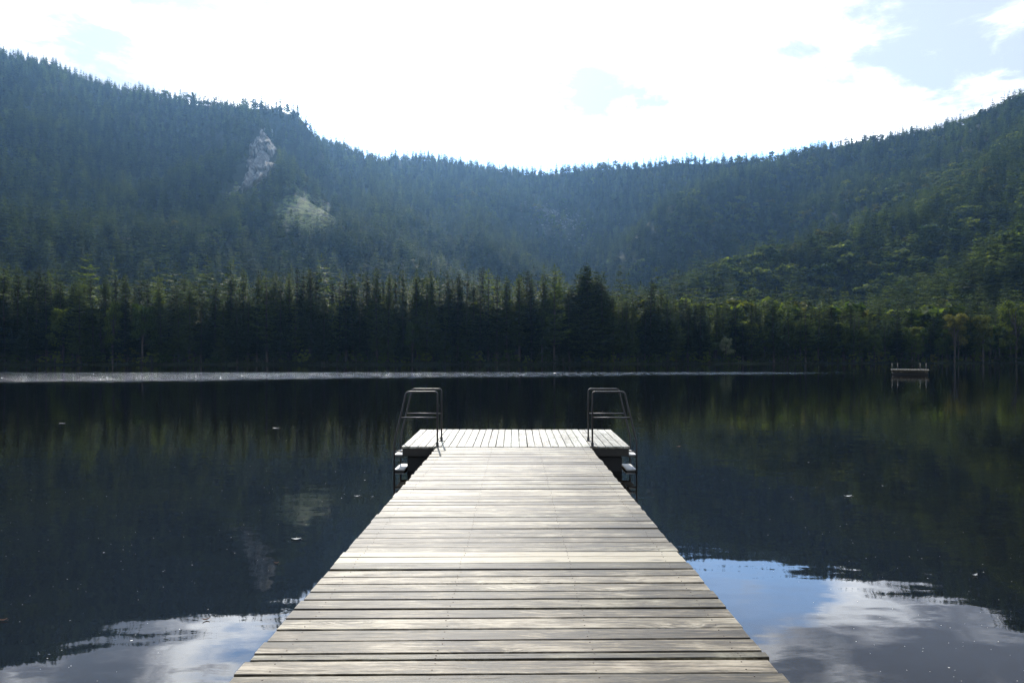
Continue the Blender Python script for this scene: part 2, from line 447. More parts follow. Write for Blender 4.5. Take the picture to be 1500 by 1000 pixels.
def conifer(seed, whorls=30, nb=8, segs=9, wid=0.115, base=0.16, droop=0.35, dens=1.0, power=0.85, ragged=0.25, side=0.42):
    """unit-height crown, triangles"""
    r = np.random.RandomState(seed); P = []; Q = []; W = []
    for k in range(whorls):
        t = (k+r.uniform(-.3, .3))/(whorls-1); t = min(max(t, 0), 0.995)
        z0 = base+(0.985-base)*t
        Rr = wid*((1-t)**power)*(1+0.25*math.sin(t*9+seed))*min(1, 0.55+t*4)+0.006
        n = max(4, int(nb*(0.6+0.4*(1-t))+0.5))
        if r.rand() < 0.06: continue
        a0 = r.rand()*6.28
        for j in range(n):
            if r.rand() > 0.93: continue
            a = a0+6.283*j/n+r.uniform(-.3, .3)
            L = Rr*(1+r.uniform(-ragged, ragged*0.8)); d = np.array([math.cos(a), math.sin(a), 0]); sd = np.array([-d[1], d[0], 0])
            dr = droop*r.uniform(0.6, 1.4)*(1.15-t); up = 0.32*r.uniform(.5, 1.4)
            zj = z0+r.uniform(-.008, .008)
            m = max(3, int(segs*dens*(0.35+0.65*(1-t))))
            s = (np.arange(m)+0.6)/m
            pos = d[None]*(L*s)[:, None]; pos[:, 2] = zj-L*dr*s+L*up*s**2.2
            wl = L*side*(1.08-s*0.8)
            for sg in (-1, 1):
                tip = pos+sd[None]*(sg*wl*r.uniform(.7, 1.2, m))[:, None]+d[None]*(wl*0.55)[:, None]
                tip[:, 2] -= wl*r.uniform(0.1, 0.6, m)
                P.append(pos); Q.append(tip); ww = np.tile(d*L/m*1.5, (m, 1)); ww[:, 2] += r.uniform(-.3, .3, m)*L/m; W.append(ww)
            # hanging sprays and the tip
            hp = pos[::2]; tip = hp.copy(); tip[:, 2] -= 0.014*r.uniform(.6, 1.5, len(hp))*(0.5+(1-t)*0.6); tip += r.uniform(-.004, .004, tip.shape)
            P.append(hp); Q.append(tip); W.append(np.tile(d*L/m*1.6, (len(hp), 1)))
            P.append(pos[-1:]); Q.append(pos[-1:]+d*L*0.18+np.array([0, 0, L*0.05])); W.append((sd*L*0.12)[None])
    # leader
    for a in (0, 1.57):
        P.append(np.array([[0, 0, .95]])); Q.append(np.array([[0, 0, 1.0]])); W.append(np.array([[math.cos(a), math.sin(a), 0]])*0.008)
    return leaf_tris(np.concatenate(P), np.concatenate(Q), np.concatenate(W))

def trunk_mesh(seed, r0=0.011, top=0.93, n=6, limbs=0, limb_z=(0.05, 0.4), limb_l=0.05, bend=0.004):
    r = random.Random(seed); mb = MB()
    zs = [-0.03, 0.0, 0.03, 0.2, 0.45, 0.7, top]
    pts = [(r.uniform(-bend, bend) if z > 0.03 else 0, r.uniform(-bend, bend) if z > 0.03 else 0, z) for z in zs]
    rad = [r0*1.5, r0*1.3, r0*1.05, r0*0.9, r0*0.68, r0*0.42, r0*0.08]
    mb.tube(pts, rad, n, cap=False)
    for _ in range(limbs):
        z = r.uniform(*limb_z); a = r.random()*6.28; L = limb_l*r.uniform(.4, 1.2)
        mb.tube([(0, 0, z), (math.cos(a)*L*.5, math.sin(a)*L*.5, z-L*.05), (math.cos(a)*L, math.sin(a)*L, z-L*.35)], [0.0018, 0.0013, 0.0005], 3, cap=False)
    return mb

def broadleaf(seed, n=4200, spread=0.28, base=0.22, clumps=26, leaf=0.02):
    """unit-height crown from leaf clumps, plus limb end points"""
    r = np.random.RandomState(seed); cs = []
    for k in range(clumps):
        t = r.rand()**0.8; z = base+0.08+(0.90-base-0.08)*t
        rr = spread*math.sqrt(max(0.02, 1-((t-0.42)/0.68)**2))
        a = r.rand()*6.28; q = rr*r.uniform(0.35, 0.86)
        cs.append((q*math.cos(a), q*math.sin(a), z, r.uniform(.06, .125)*(1.1-0.4*t)))
    cs = np.array(cs); pk = r.randint(0, clumps, n)
    d = r.normal(size=(n, 3)); d /= np.linalg.norm(d, axis=1)[:, None]
    rad = cs[pk, 3]*r.uniform(0.3, 1.0, n)**0.5*r.uniform(.75, 1.2, n)
    c = cs[pk, :3]+d*rad[:, None]*np.array([1, 1, .75])
    u = r.normal(size=(n, 3)); u /= np.linalg.norm(u, axis=1)[:, None]
    v = np.cross(u, d+1e-3); v /= np.linalg.norm(v, axis=1)[:, None]
    s = leaf*r.uniform(.6, 1.4, n)[:, None]
    Vq = np.stack([c-u*s*.5-v*s*.35, c+u*s*.5-v*s*.35, c+u*s*.5+v*s*.35, c-u*s*.5+v*s*.35], 1).reshape(-1, 3)
    # fold each leaf cluster a little so it is not a flat card
    Vq[::4] += d*s*0.25
    return Vq, np.arange(n*4).reshape(-1, 4), cs

def limb_trunk(seed, cs, r0=0.018, base=0.22, n=6):
    mb = MB(); r = random.Random(seed)
    mb.tube([(0, 0, -.03), (0, 0, .03), (r.uniform(-.01, .01), 0, base), (r.uniform(-.02, .02), r.uniform(-.02, .02), .55), (0.01, 0, .8)], [r0*1.4, r0*1.1, r0*.8, r0*.5, r0*.1], n, cap=False)
    for c in cs[:14]:
        z = min(c[2]-.06, base+.35*r.random())
        z = max(z, 0.06)
        mb.tube([(0, 0, z), (c[0]*.5, c[1]*.5, (z+c[2])/2-.01), (c[0], c[1], c[2])], [r0*.35, r0*.22, r0*.05], 4, cap=False)
    return mb

SP = []   # near-shore spruce meshes: (crown, trunk)
SPV = [dict(whorls=42, nb=10, wid=.14, base=.08), dict(whorls=44, nb=10, wid=.12, base=.16), dict(whorls=40, nb=10, wid=.155, base=.05, droop=.45),
       dict(whorls=40, nb=10, wid=.135, base=.15, ragged=.35), dict(whorls=38, nb=9, wid=.13, base=.14, ragged=.4), dict(whorls=42, nb=10, wid=.14, base=.04, power=.55),
       dict(whorls=40, nb=10, wid=.13, base=.20, ragged=.3, power=.7)]
for i, kw in enumerate(SPV):
    v, f = conifer(100+i, **{'power': .64, **kw})
    SP.append((mesh_np('spruce_crown', v, f, [M_SPRUCE]), mesh_np('spruce_trunk', (tb := trunk_mesh(i, limbs=26, limb_z=(.04, kw['base']+.1), limb_l=.06)).v, tb.f, [M_BARK], tb.mi, True)))
LA = []
for i in range(4):
    v, f = conifer(200+i, whorls=26, nb=7, segs=8, wid=.135+.015*(i % 2), base=.16+.05*i, droop=.12, power=.6, ragged=.45, side=.36)
    LA.append((mesh_np('larch_crown', v, f, [M_LARCH]), mesh_np('larch_trunk', (tb := trunk_mesh(20+i, limbs=12)).v, tb.f, [M_BARK], tb.mi, True)))
BL = []
for i, (mat, sp) in enumerate(((M_LEAF, .27), (M_LEAF, .33), (M_LEAFY, .30), (M_LEAF, .24), (M_PALE, .36))):
    v, f, cs = broadleaf(300+i, spread=sp)
    tb = limb_trunk(i, cs)
    BL.append((mesh_np('broadleaf_crown', v, f, [mat]), mesh_np('broadleaf_trunk', tb.v, tb.f, [M_BARK], tb.mi, True)))
BU = []
for i, mat in enumerate((M_LEAF, M_LEAF, M_REED, M_LEAFY)):
    v, f, cs = broadleaf(340+i, n=1700, spread=.62, base=-.08, clumps=16, leaf=.07)
    tb = limb_trunk(30+i, cs, r0=.02, base=.03, n=5)
    BU.append((mesh_np('bush_foliage', v, f, [mat]), mesh_np('bush_stems', tb.v, tb.f, [M_BARK], tb.mi, True)))

def tree(kind, pair, x, y, h, label, cat, group, w=1.0):
    z = float(height(np.array([x]), np.array([y]))[0])
    o = empty(kind, (x, y, z), label, cat, group)
    o.rotation_euler = (random.uniform(-.02, .02), random.uniform(-.02, .02), random.uniform(0, 6.28))
    o.scale = (h*w, h*w, h)
    obj('foliage' if kind == 'bush' else 'crown', pair[0], o)
    obj('stem' if kind == 'bush' else 'trunk', pair[1], o)
    return o

TOPX = [-80, 0, 60, 120, 200, 290, 340, 400, 450, 515, 560, 600, 650, 700, 742, 780, 812, 834, 856, 878, 892, 915, 952, 985, 1040, 1100, 1180, 1250, 1330, 1400, 1450, 1500, 1600]
TOPY = [375, 382, 392, 400, 404, 404, 400, 388, 395, 388, 396, 394, 397, 394, 390, 392, 392, 404, 382, 392, 425, 432, 416, 434, 436, 438, 434, 444, 452, 450, 446, 432, 430]
def place_word(px):
    for lim, s in ((110, 'at the far left end'), (230, 'left of the sunlit forest gap'), (350, 'below the dark left mountain flank'),
                   (470, 'below the pale cliff'), (580, 'just left of the left ladder'), (660, 'above the left ladder'),
                   (740, 'behind the left half of the platform'), (835, 'behind the right half of the platform'), (895, 'in the tallest clump above the right ladder'),
                   (1010, 'just right of the tallest clump'), (1100, 'around the pale round tree'), (1200, 'right of the pale round tree'),
                   (1300, 'just left of the raft'), (1390, 'behind the bathing raft'), (9999, 'at the far right end')):
        if px < lim: return s
rr = random.Random(11)
ROWS = [(3.0, 4.7), (7.0, 4.9), (12.0, 5.2), (18.0, 5.6)]
rown = ['at the water edge', 'one row back', 'two rows back', 'deepest in']
nsp = 0
occupied = []
def shx(x): return float(shore(np.array([x]))[0])
for ri, (off, sp_) in enumerate(ROWS):
    x = -182.0
    while x < 246:
        x += sp_*rr.uniform(.6, 1.4)
        y = shx(x)+off+rr.uniform(-1.5, 2)
        px = 755+x/y*1000
        if px < -25 or px > 1525: continue
        if 1045 < px < 1078 and ri == 0: continue
        top = float(np.interp(px, TOPX, TOPY))
        zg = float(height(np.array([x]), np.array([y]))[0])
        H = (CAMZ-(top-525)/1000*y)-zg
        f = rr.uniform(.87, 1.04) if rr.random() > 0.15 else rr.uniform(.55, .78)
        if ri == 0 and rr.random() < .3: f *= .75
        h = H*f
        q = rr.random()
        size = 'tall' if f > .92 else ('medium height' if f > .76 else 'short')
        if px < 900: kind = 'spruce' if q < .88 else ('larch' if q < .95 else 'broad')
        elif px < 1080: kind = 'spruce' if q < .75 else 'larch'
        elif px < 1290: kind = 'spruce' if q < .42 else ('larch' if q < .85 else 'broad')
        else: kind = 'spruce' if q < .38 else ('larch' if q < .52 else 'broad')
        if 835 < px < 895: kind = 'spruce'
        wd = place_word(px); rw = rown[ri]
        if kind == 'spruce':
            vi = rr.randrange(len(SP)); wf = rr.uniform(.9, 1.2)*(1.0 if f > .8 else 1.2)
            if 840 < px < 890: vi = rr.choice((0, 2, 5)); wf *= 1.25
            tree('spruce_tree', SP[vi], x, y, h, f'{size} dark spruce {rw} {wd}', 'tree', 'spruces along the far shore', wf)
        elif kind == 'larch':
            tree('larch_tree', rr.choice(LA), x, y, h, f'{size} lighter feathery larch {rw} {wd}', 'tree', 'larches along the far shore', rr.uniform(.85, 1.15))
        else:
            k = rr.randrange(4) if px > 1290 else rr.choice((0, 1, 3)); h *= .72
            c = 'yellowing' if k == 2 else 'leafy green'
            tree('broadleaf_tree', BL[k], x, y, h, f'{size} {c} broadleaf tree {rw} {wd}', 'tree', 'broadleaf trees along the far shore', rr.uniform(.8, 1.05))
# landmark trees
def landmark(kind, pair, px, top, off, w, label, cat='tree'):
    D = 240.0
    for _ in range(6):
        x = (px-755)/1000*D; D = shx(x)+off
    zg = float(height(np.array([x]), np.array([D]))[0])
    return tree(kind, pair, x, D, CAMZ-(top-525)/1000*D-zg, label, cat, None, w)
landmark('spruce_tree', SP[2], 856, 380, 5, 1.25, 'tallest wide dark spruce of the far shore, above the right ladder')
landmark('spruce_tree', SP[5], 952, 408, 4, 1.25, 'lone pointed spruce sticking up just right of the tallest clump')
landmark('larch_tree', LA[1], 812, 386, 1, 1.0, 'pale feathery larch beside the dip left of the tallest spruce')
landmark('larch_tree', LA[0], 1180, 424, 2, 1.1, 'tallest light green larch between the pale bush and the raft')
landmark('larch_tree', LA[2], 1133, 430, 1, 1.2, 'broad light green larch right of the pale round bush')
landmark('broadleaf_tree', BL[4], 1063, 490, 1.5, .85, 'small pale silvery round tree standing at the water edge')
landmark('broadleaf_tree', BL[3], 165, 436, 1.5, .6, 'slim sunlit light green tree among dark spruces at left')
landmark('broadleaf_tree', BL[2], 1398, 452, 1, .9, 'yellow brown broadleaf tree right of the bathing raft')
landmark('broadleaf_tree', BL[2], 1440, 455, 2, .8, 'orange tinged broadleaf tree near the right edge')
landmark('broadleaf_tree', BL[1], 1488, 430, 2, .9, 'large light green broadleaf tree at the right edge')
# bushes on the bank
x = -180.0
while x < 244:
    x += rr.uniform(1.8, 5.0)
    y = shx(x)+rr.uniform(.8, 2.6); px = 755+x/y*1000
    if px < -20 or px > 1520: continue
    h = rr.uniform(1.4, 5.2); k = rr.choice((0, 0, 1, 1, 2, 3)) if px > 1200 or px < 200 else rr.choice((0, 0, 1, 1, 2))
    c = ('round green', 'spreading green', 'low grassy', 'yellowish')[k]
    tree('bush', BU[k], x, y, h, f'{"large" if h > 3 else "small"} {c} bush on the far bank {place_word(px)}', 'bush', 'bushes on the far bank', rr.uniform(.8, 1.3))

# bank grass: a ragged fringe, too fine to count
r_ = np.random.RandomState(4); n = 5000
xs = r_.uniform(-190, 250, n); ys = shore(xs)+r_.uniform(-.6, 9, n)**1.0
zs = height(xs, ys); a = r_.rand(n)*6.28; hh = r_.uniform(.15, .8, n)
Pb = np.stack([xs, ys, np.maximum(zs-.05, -.1)], -1); W_ = np.stack([np.cos(a)*.35, np.sin(a)*.35, np.zeros(n)], -1)
Qb = Pb+np.stack([r_.uniform(-.3, .3, n), r_.uniform(-.3, .3, n), hh], -1)
v, f = leaf_tris(Pb, Qb, W_)
tag(obj('bank_grass', mesh_np('bank_grass', v, f, [M_REED])), 'ragged grass and sedge along the foot of the far shore trees', 'grass', kind='stuff')

# ------------------------------------------------------------------ forest on the slopes (far more than could be counted): one object
protoC = bpy.data.collections.new('forest_tree_kinds')      # data only, never in the scene itself
def proto(i, v, f, mat, w=None):
    o = bpy.data.objects.new('forest_kind_%02d' % i, mesh_np('forest_kind', v, f, [mat])); protoC.objects.link(o)
PR = []
for i in range(5):
    v, f = conifer(400+i, whorls=17, nb=6, segs=4, wid=(.12, .105, .14, .11, .125)[i], base=(.05, .1, .04, .1, .06)[i], ragged=.35, side=.55, power=.72)
    proto(i, v, f, M_SPRUCE)
for i in range(2):
    v, f = conifer(420+i, whorls=15, nb=6, segs=4, wid=.16, base=.12, droop=.1, power=.6, ragged=.45, side=.5); proto(5+i, v, f, M_LARCH)
for i in range(3):
    v, f, cs = broadleaf(440+i, n=520, spread=.36, base=.08, clumps=15, leaf=.075); proto(7+i, v, f, (M_LEAF, M_LEAF, M_LEAFY)[i])

# pale cliff below the bluff
def cliff():
    nu, nv = 44, 44; uu = np.tile(np.arange(nu+1)/nu, nv+1); vv = np.repeat(np.arange(nv+1)/nv, nu+1)
    xl = np.interp(vv, [0, .25, .5, .75, 1], [388, 366, 358, 356, 340]); xr = np.interp(vv, [0, .3, .6, .8, 1], [402, 404, 402, 390, 362])
    px = xl+(xr-xl)*uu; py = 192+96*vv-6*uu*vv
    P = np.array([tuple(hit(a, b, 900, 1600)) for a, b in zip(px, py)])
    edge = np.clip(np.minimum(np.minimum(uu, 1-uu)*3.5, np.minimum(vv, 1-vv)*5), 0, 1)
    nz = fbm(uu*16, vv*3.5, 4, 61)*16+fbm(uu*4, vv*2, 2, 67)*14
    rag = np.clip(edge+fbm(uu*6, vv*9, 3, 71)*2.6, 0, 1)
    P[:, 1] -= rag*(9+nz)-(1-rag)*7
    ii = np.arange((nu+1)*(nv+1)).reshape(nv+1, nu+1)
    Fq = np.stack([ii[1:, :-1], ii[1:, 1:], ii[:-1, 1:], ii[:-1, :-1]], -1).reshape(-1, 4)
    o = obj('rock_cliff', mesh_np('rock_cliff', P, Fq, [M_ROCK]))
    tag(o, 'pale bare limestone cliff face on the left mountain below the bluff', 'cliff')
    return P
CLIFF = cliff()

r_ = np.random.RandomState(9)
PX, PY = [], []
def scatter(x0, x1, y0, y1, sp):
    gx_, gy_ = np.meshgrid(np.arange(x0, x1, sp), np.arange(y0, y1, sp))
    X = gx_+r_.uniform(-.55, .55, gx_.shape)*sp; Y = gy_+r_.uniform(-.55, .55, gx_.shape)*sp
    X = X.ravel(); Y = Y.ravel(); k = np.abs(X) < Y*0.86+40
    PX.append(X[k]); PY.append(Y[k])
scatter(-600, 600, 225, 500, 6.0)
scatter(-1300, 1300, 500, 1100, 9.5)
scatter(-1700, 1700, 1100, 1700, 10.5)
scatter(-2000, 2000, 1700, 2600, 11.0)
X = np.concatenate(PX); Y = np.concatenate(PY)
k = (Y-shore(X)) > 23
X, Y = X[k], Y[k]
Z = height(X, Y)
hgt = r_.uniform(20, 40, len(X))*(1-0.3*np.clip((Z-350)/350, 0, 1))
hgt[r_.rand(len(X)) < .12] *= .6
# thin where the ground is rocky or open
den = fbm(X*0.02, Y*0.02, 4, 51)
rockc = hit(372, 250); scree = hit(815, 322); scree2 = hit(800, 335)
sc_m = np.exp(-(((X-scree.x)/95)**2+((Y-scree.y)/150)**2))
CP = CLIFF[::9]; cl_m = np.array([0.0]*len(X))
for cx_, cy_, cz_ in CP: cl_m = np.maximum(cl_m, ((X-cx_)**2+(Y-cy_)**2 < 13**2)*1.0)
for cx_, cy_, cz_ in CP: cl_m = np.maximum(cl_m, ((np.abs(X/Y-cx_/cy_) < .003) & (Y < cy_) & (Y > cy_-22) & ((Z+hgt-CAMZ)/Y > (cz_-CAMZ)/cy_))*0.9)
mdw = meadow_mask(X, Y) > .3
hgt = np.where(mdw, r_.uniform(2, 5, len(X)), hgt)
keep = (~mdw | (r_.rand(len(X)) < .75)) & (r_.rand(len(X)) > sc_m*.85) & (r_.rand(len(X)) > cl_m*.93) & (r_.rand(len(X)) < 0.93+den*1.2)
X, Y, Z, hgt = X[keep], Y[keep], Z[keep], hgt[keep]
# leave out what the hills hide, with room for a step to the side
U = X/Y; topt = (Z+hgt-CAMZ)/Y; vis = np.ones(len(X), bool)
for fr in np.linspace(.3, .985, 34):
    hz = height(X*fr, Y*fr)
    vis &= topt > (hz-CAMZ)/(Y*fr)-0.004
topS = (525-np.interp(755+U*1000, TOPX, TOPY))/1000
vis &= (topt > topS*0.80) | (Y < shore(X)+75)
X, Y, Z, hgt = X[vis], Y[vis], Z[vis], hgt[vis]
# kinds: mostly spruce, broadleaf on the right-hand slope and in loose patches
pxx = 755+X/Y*1000
mixn = fbm(X*0.009, Y*0.009, 3, 91)+.5
broad = (1-.85*np.clip((Z-150)/200, 0, 1))*np.clip((pxx-900)/700, 0, .45)*np.clip(mixn*2.2-.5, 0, 1)+np.clip(mixn*3-1.9, 0, .5)*.5
q = r_.rand(len(X)); kindi = r_.randint(0, 5, len(X))
kindi = np.where(q < broad, r_.choice([7, 8, 8, 9], len(X)), np.where(q < broad+.10, r_.randint(5, 7, len(X)), kindi))
hgt = np.where(kindi >= 7, hgt*.72, hgt)
kindi = np.where(hgt < 5.5, r_.randint(7, 9, len(X)), kindi)
print('forest trees', len(X))
me = bpy.data.meshes.new('forest')
me.vertices.add(len(X)); me.vertices.foreach_set('co', np.stack([X, Y, Z-.5], -1).astype(np.float32).ravel())
for nm, typ, val in (('kind_index', 'INT', kindi), ('size', 'FLOAT', hgt), ('turn', 'FLOAT', r_.rand(len(X))*6.28), ('girth', 'FLOAT', r_.uniform(1.15, 1.75, len(X)))):
    at = me.attributes.new(nm, typ, 'POINT'); at.data.foreach_set('value', np.asarray(val, dtype=np.int32 if typ == 'INT' else np.float32))
fo = obj('forest', me); tag(fo, 'dense conifer and broadleaf forest covering the mountain slopes around the lake', 'forest', kind='stuff')
ng = bpy.data.node_groups.new('forest_scatter', 'GeometryNodeTree')
ng.interface.new_socket('Geometry', in_out='INPUT', socket_type='NodeSocketGeometry')
ng.interface.new_socket('Geometry', in_out='OUTPUT', socket_type='NodeSocketGeometry')
N = NT(ng)
gi = N.new('NodeGroupInput'); go = N.new('NodeGroupOutput')
ci = N.new('GeometryNodeCollectionInfo'); ci.inputs['Collection'].default_value = protoC; ci.inputs['Separate Children'].default_value = True; ci.inputs['Reset Children'].default_value = True
def named(nm, typ):
    a = N.new('GeometryNodeInputNamedAttribute', data_type=typ); a.inputs[0].default_value = nm; return a.outputs[0]
iop = N.new('GeometryNodeInstanceOnPoints'); iop.inputs['Pick Instance'].default_value = True
N.l.new(gi.outputs[0], iop.inputs['Points']); N.l.new(ci.outputs[0], iop.inputs['Instance'])
N.l.new(named('kind_index', 'INT'), iop.inputs['Instance Index'])
rot = N.new('ShaderNodeCombineXYZ'); N.l.new(named('turn', 'FLOAT'), rot.inputs[2]); N.l.new(rot.outputs[0], iop.inputs['Rotation'])
sz = named('size', 'FLOAT'); gw = N.new('ShaderNodeMath', operation='MULTIPLY'); N.l.new(sz, gw.inputs[0]); N.l.new(named('girth', 'FLOAT'), gw.inputs[1])
sc = N.new('ShaderNodeCombineXYZ'); N.l.new(gw.outputs[0], sc.inputs[0]); N.l.new(gw.outputs[0], sc.inputs[1]); N.l.new(sz, sc.inputs[2]); N.l.new(sc.outputs[0], iop.inputs['Scale'])
N.l.new(iop.outputs[0], go.inputs[0])
md = fo.modifiers.new('scatter', 'NODES'); md.node_group = ng

def rocks(name, c, n, rx, ry, s0, s1, seed, label):
    r = np.random.RandomState(seed); Vs = []; Fs = []
    for k in range(n):
        x = c.x+r.normal()*rx; y = c.y+r.normal()*ry; z = float(height(np.array([x]), np.array([y]))[0]); s = r.uniform(s0, s1)
        base = len(Vs)
        d = np.array([(1,0,0),(0,1,0),(-1,0,0),(0,-1,0),(0,0,1.0),(0,0,-1),(.7,.7,.6),(-.7,.6,.5)])*s*r.uniform(.6, 1.3, (8, 1))
        for q in d: Vs.append((x+q[0], y+q[1], z+q[2]*.8+.5))
        for f in ((0,1,4),(1,2,4),(2,3,4),(3,0,4),(1,0,5),(2,1,5),(3,2,5),(0,3,5),(0,1,6),(1,4,6),(4,0,6),(1,2,7),(2,4,7),(4,1,7)): Fs.append(tuple(base+q for q in f))
    tag(obj(name, mesh_np(name, Vs, Fs, [M_ROCK])), label, 'scree', kind='stuff')
rocks('scree_boulders', scree, 300, 48, 50, 1.0, 3.6, 2, 'grey scree boulders among the trees high on the middle slope')

# ------------------------------------------------------------------ jetty
jetty = empty('jetty', (0, 5, DECK), 'weathered plank jetty running straight out to a wide bathing platform', 'jetty')
JL = Vector((0, 5, DECK))
def jpart(mb, name, mats, smooth=False):
    mb.v = [(x, y-5, z-DECK) for x, y, z in mb.v]
    return mb.build(name, mats, jetty, smooth)
ypx = [987, 966, 956, 936.7, 920, 904, 890.6, 877, 865.5, 854, 843.6, 833.5, 824, 815, 807.6, 800.7, 793.7, 786.7, 780.3, 774, 768, 763, 757.2, 752.5, 747.9, 743.2, 738.9, 734.7, 730.6, 726.7, 721.3, 716]
yb = [1600/(y-525) for y in ypx]
near = []; y = yb[0]
pr = random.Random(3)
while y > -1.4: y -= pr.choice((.165, .17, .175, .1, .16)); near.append(y)
yb = sorted(near)+yb
y = yb[-1]
while y < 12.2: y += pr.uniform(.135, .165); yb.append(y)
yb[-1] = 12.33
def boards(cuts, x0, x1, along, ztop, th, gapf, seed, nail_lines, endj, yaw=0.0, fresh=(), tilt=None):
    r = random.Random(seed); V = []; F = []; MI = []; B = []; FR = []
    for i, (a, b) in enumerate(zip(cuts[:-1], cuts[1:])):
        g0 = gapf(a)/2; g1 = gapf(b)/2
        bid = r.random(); fr = 1.0 if any(lo < (a+b)/2 < hi for lo, hi in fresh) else 0.0
        e0 = x0+r.uniform(-endj, endj); e1 = x1+r.uniform(-endj, endj)
        dz = r.uniform(-.003, .003); rotz = r.uniform(-.0022, .0022); dzz = r.uniform(-.003, .003)
        n = 14; bev = .004
        prof = []
        for k in range(n+1):
            u = e0+(e1-e0)*k/n
            wv = r.uniform(-.0016, .0016) if 0 < k < n else 0
            va = a+g0+wv+rotz*(u-(x0+x1)/2)+yaw*u; vb = b-g1+(r.uniform(-.0016, .0016) if 0 < k < n else 0)+rotz*(u-(x0+x1)/2)+yaw*u
            zt = ztop+dz+dzz*(k/n-.5)*2
            cup = r.uniform(-.001, .001)
            prof.append([(u, va, zt-th), (u, va, zt-bev), (u, va+bev, zt), (u, (va+vb)/2, zt+cup), (u, vb-bev, zt), (u, vb, zt-bev), (u, vb, zt-th)])
        base = len(V); m = 7
        for ring in prof: V += ring
        for k in range(n):
            for j in range(m):
                p = base+k*m+j; q = base+k*m+(j+1) % m
                F.append((p, q, q+m, p+m)); MI.append(0); B.append(bid); FR.append(fr)
        F.append(tuple(base+j for j in range(m))[::-1]); F.append(tuple(base+n*m+j for j in range(m)))
        MI += [0, 0]; B += [bid]*2; FR += [fr]*2
        # nail heads, two a board on each bearer
        for nl in nail_lines:
            for sgn in (.25, .75):
                cx = nl+r.uniform(-.012, .012); cyy = a+(b-a)*sgn+r.uniform(-.01, .01)+yaw*cx
                zb = ztop+dz+dzz*((cx-x0)/(x1-x0)-.5)*2+.0022; rad = .0042
                bb = len(V)
                V += [(cx+rad*math.cos(q*PI/3), cyy+rad*math.sin(q*PI/3), zb) for q in range(6)]
                V += [(cx+rad*1.1*math.cos(q*PI/3), cyy+rad*1.1*math.sin(q*PI/3), zb-.006) for q in range(6)]
                F.append(tuple(bb+q for q in range(6))); MI.append(1); B.append(bid); FR.append(0)
                for q in range(6):
                    F.append((bb+q, bb+6+q, bb+6+(q+1) % 6, bb+(q+1) % 6)); MI.append(1); B.append(bid); FR.append(0)
    if along == 'y': V = [(v, u, z) for u, v, z in V]; F = [f[::-1] for f in F]
    if tilt: V = [(a_, b_, c_+tilt(b_)) for a_, b_, c_ in V]
    V = [(a_, b_-5, c_-DECK) for a_, b_, c_ in V]
    return V, F, MI, B, FR
def gap_j(y):
    if abs(y-1600/191) < .02: return .05
    if y < 5.4: return pr.choice((.012, .015, .018, .022))
    return pr.choice((.003, .004, .006, .009))
gc = {}
def gapj(y): return gc.setdefault(round(y, 3), gap_j(y))
V, F, MI, B, FR = boards(yb, -1.415, 1.35, 'x', DECK, .038, gapj, 5, (-1.25, -.42, .42, 1.2), .010, yaw=.012, fresh=[(5.36, 5.67)])
dk = obj('deck', mesh_np('walkway_deck', V, F, [M_DECK, M_NAIL], MI, attrs={'board': ('FACE', B), 'fresh': ('FACE', FR)}), jetty)
# platform at the end: boards run outwards
cuts = [-2.07]
while cuts[-1] < 2.0: cuts.append(cuts[-1]+pr.uniform(.137, .152))
cuts[-1] = 2.08
gp = {}
def gapp(y): return gp.setdefault(round(y, 3), pr.choice((.009, .010, .012)))
tl = lambda y: max(0, (y-12.36))*.022
V, F, MI, B, FR = boards(cuts, 12.37, 14.85, 'y', DECK+.004, .036, gapp, 8, (12.5, 13.6, 14.7), .006, tilt=tl)
tag(obj('platform_deck', mesh_np('platform_deck', V, F, [M_PLAT, M_NAIL], MI, attrs={'board': ('FACE', B), 'fresh': ('FACE', FR)}), jetty), 'wide pale platform of boards at the end of the jetty')
mb = MB()   # bearers under the walkway
for x in (-1.25, -.42, .42, 1.2): 
    mb = MB(); mb.box(x-.05, x+.05, -1.4, 12.3, DECK-.21, DECK-.045, .006); jpart(mb, 'bearer', M_BEAM)
for y in (1.2, 4.2, 7.2, 10.2):
    mb = MB(); mb.box(-1.36, 1.30, y-.07, y+.07, DECK-.37, DECK-.212, .006); jpart(mb, 'cross_beam', M_BEAM)
    for x in (-1.22, 1.16):
        mb = MB(); mb.tube([(x, y+.15, -1.9), (x, y+.15, DECK-.22)], .085, 14); jpart(mb, 'post', M_BEAM, True)
mb = MB(); mb.box(-2.05, 2.06, 12.385, 12.44, DECK-.17, DECK-.036, .004); jpart(mb, 'edge_beam', M_BEAM)
mb = MB(); mb.box(-2.05, 2.06, 14.74, 14.80, DECK-.12, DECK+.012, .004); jpart(mb, 'edge_beam', M_BEAM)
for x in (-2.04, 2.0):
    mb = MB(); mb.box(x, x+.05, 12.442, 14.738, DECK-.15, DECK-.036, .004); jpart(mb, 'edge_beam', M_BEAM)
for x0 in (-1.98, .55):  # floats
    mb = MB(); mb.box(x0, x0+1.40, 12.50, 14.6, -.35, DECK-.172, .03); jpart(mb, 'float', M_DRUM)

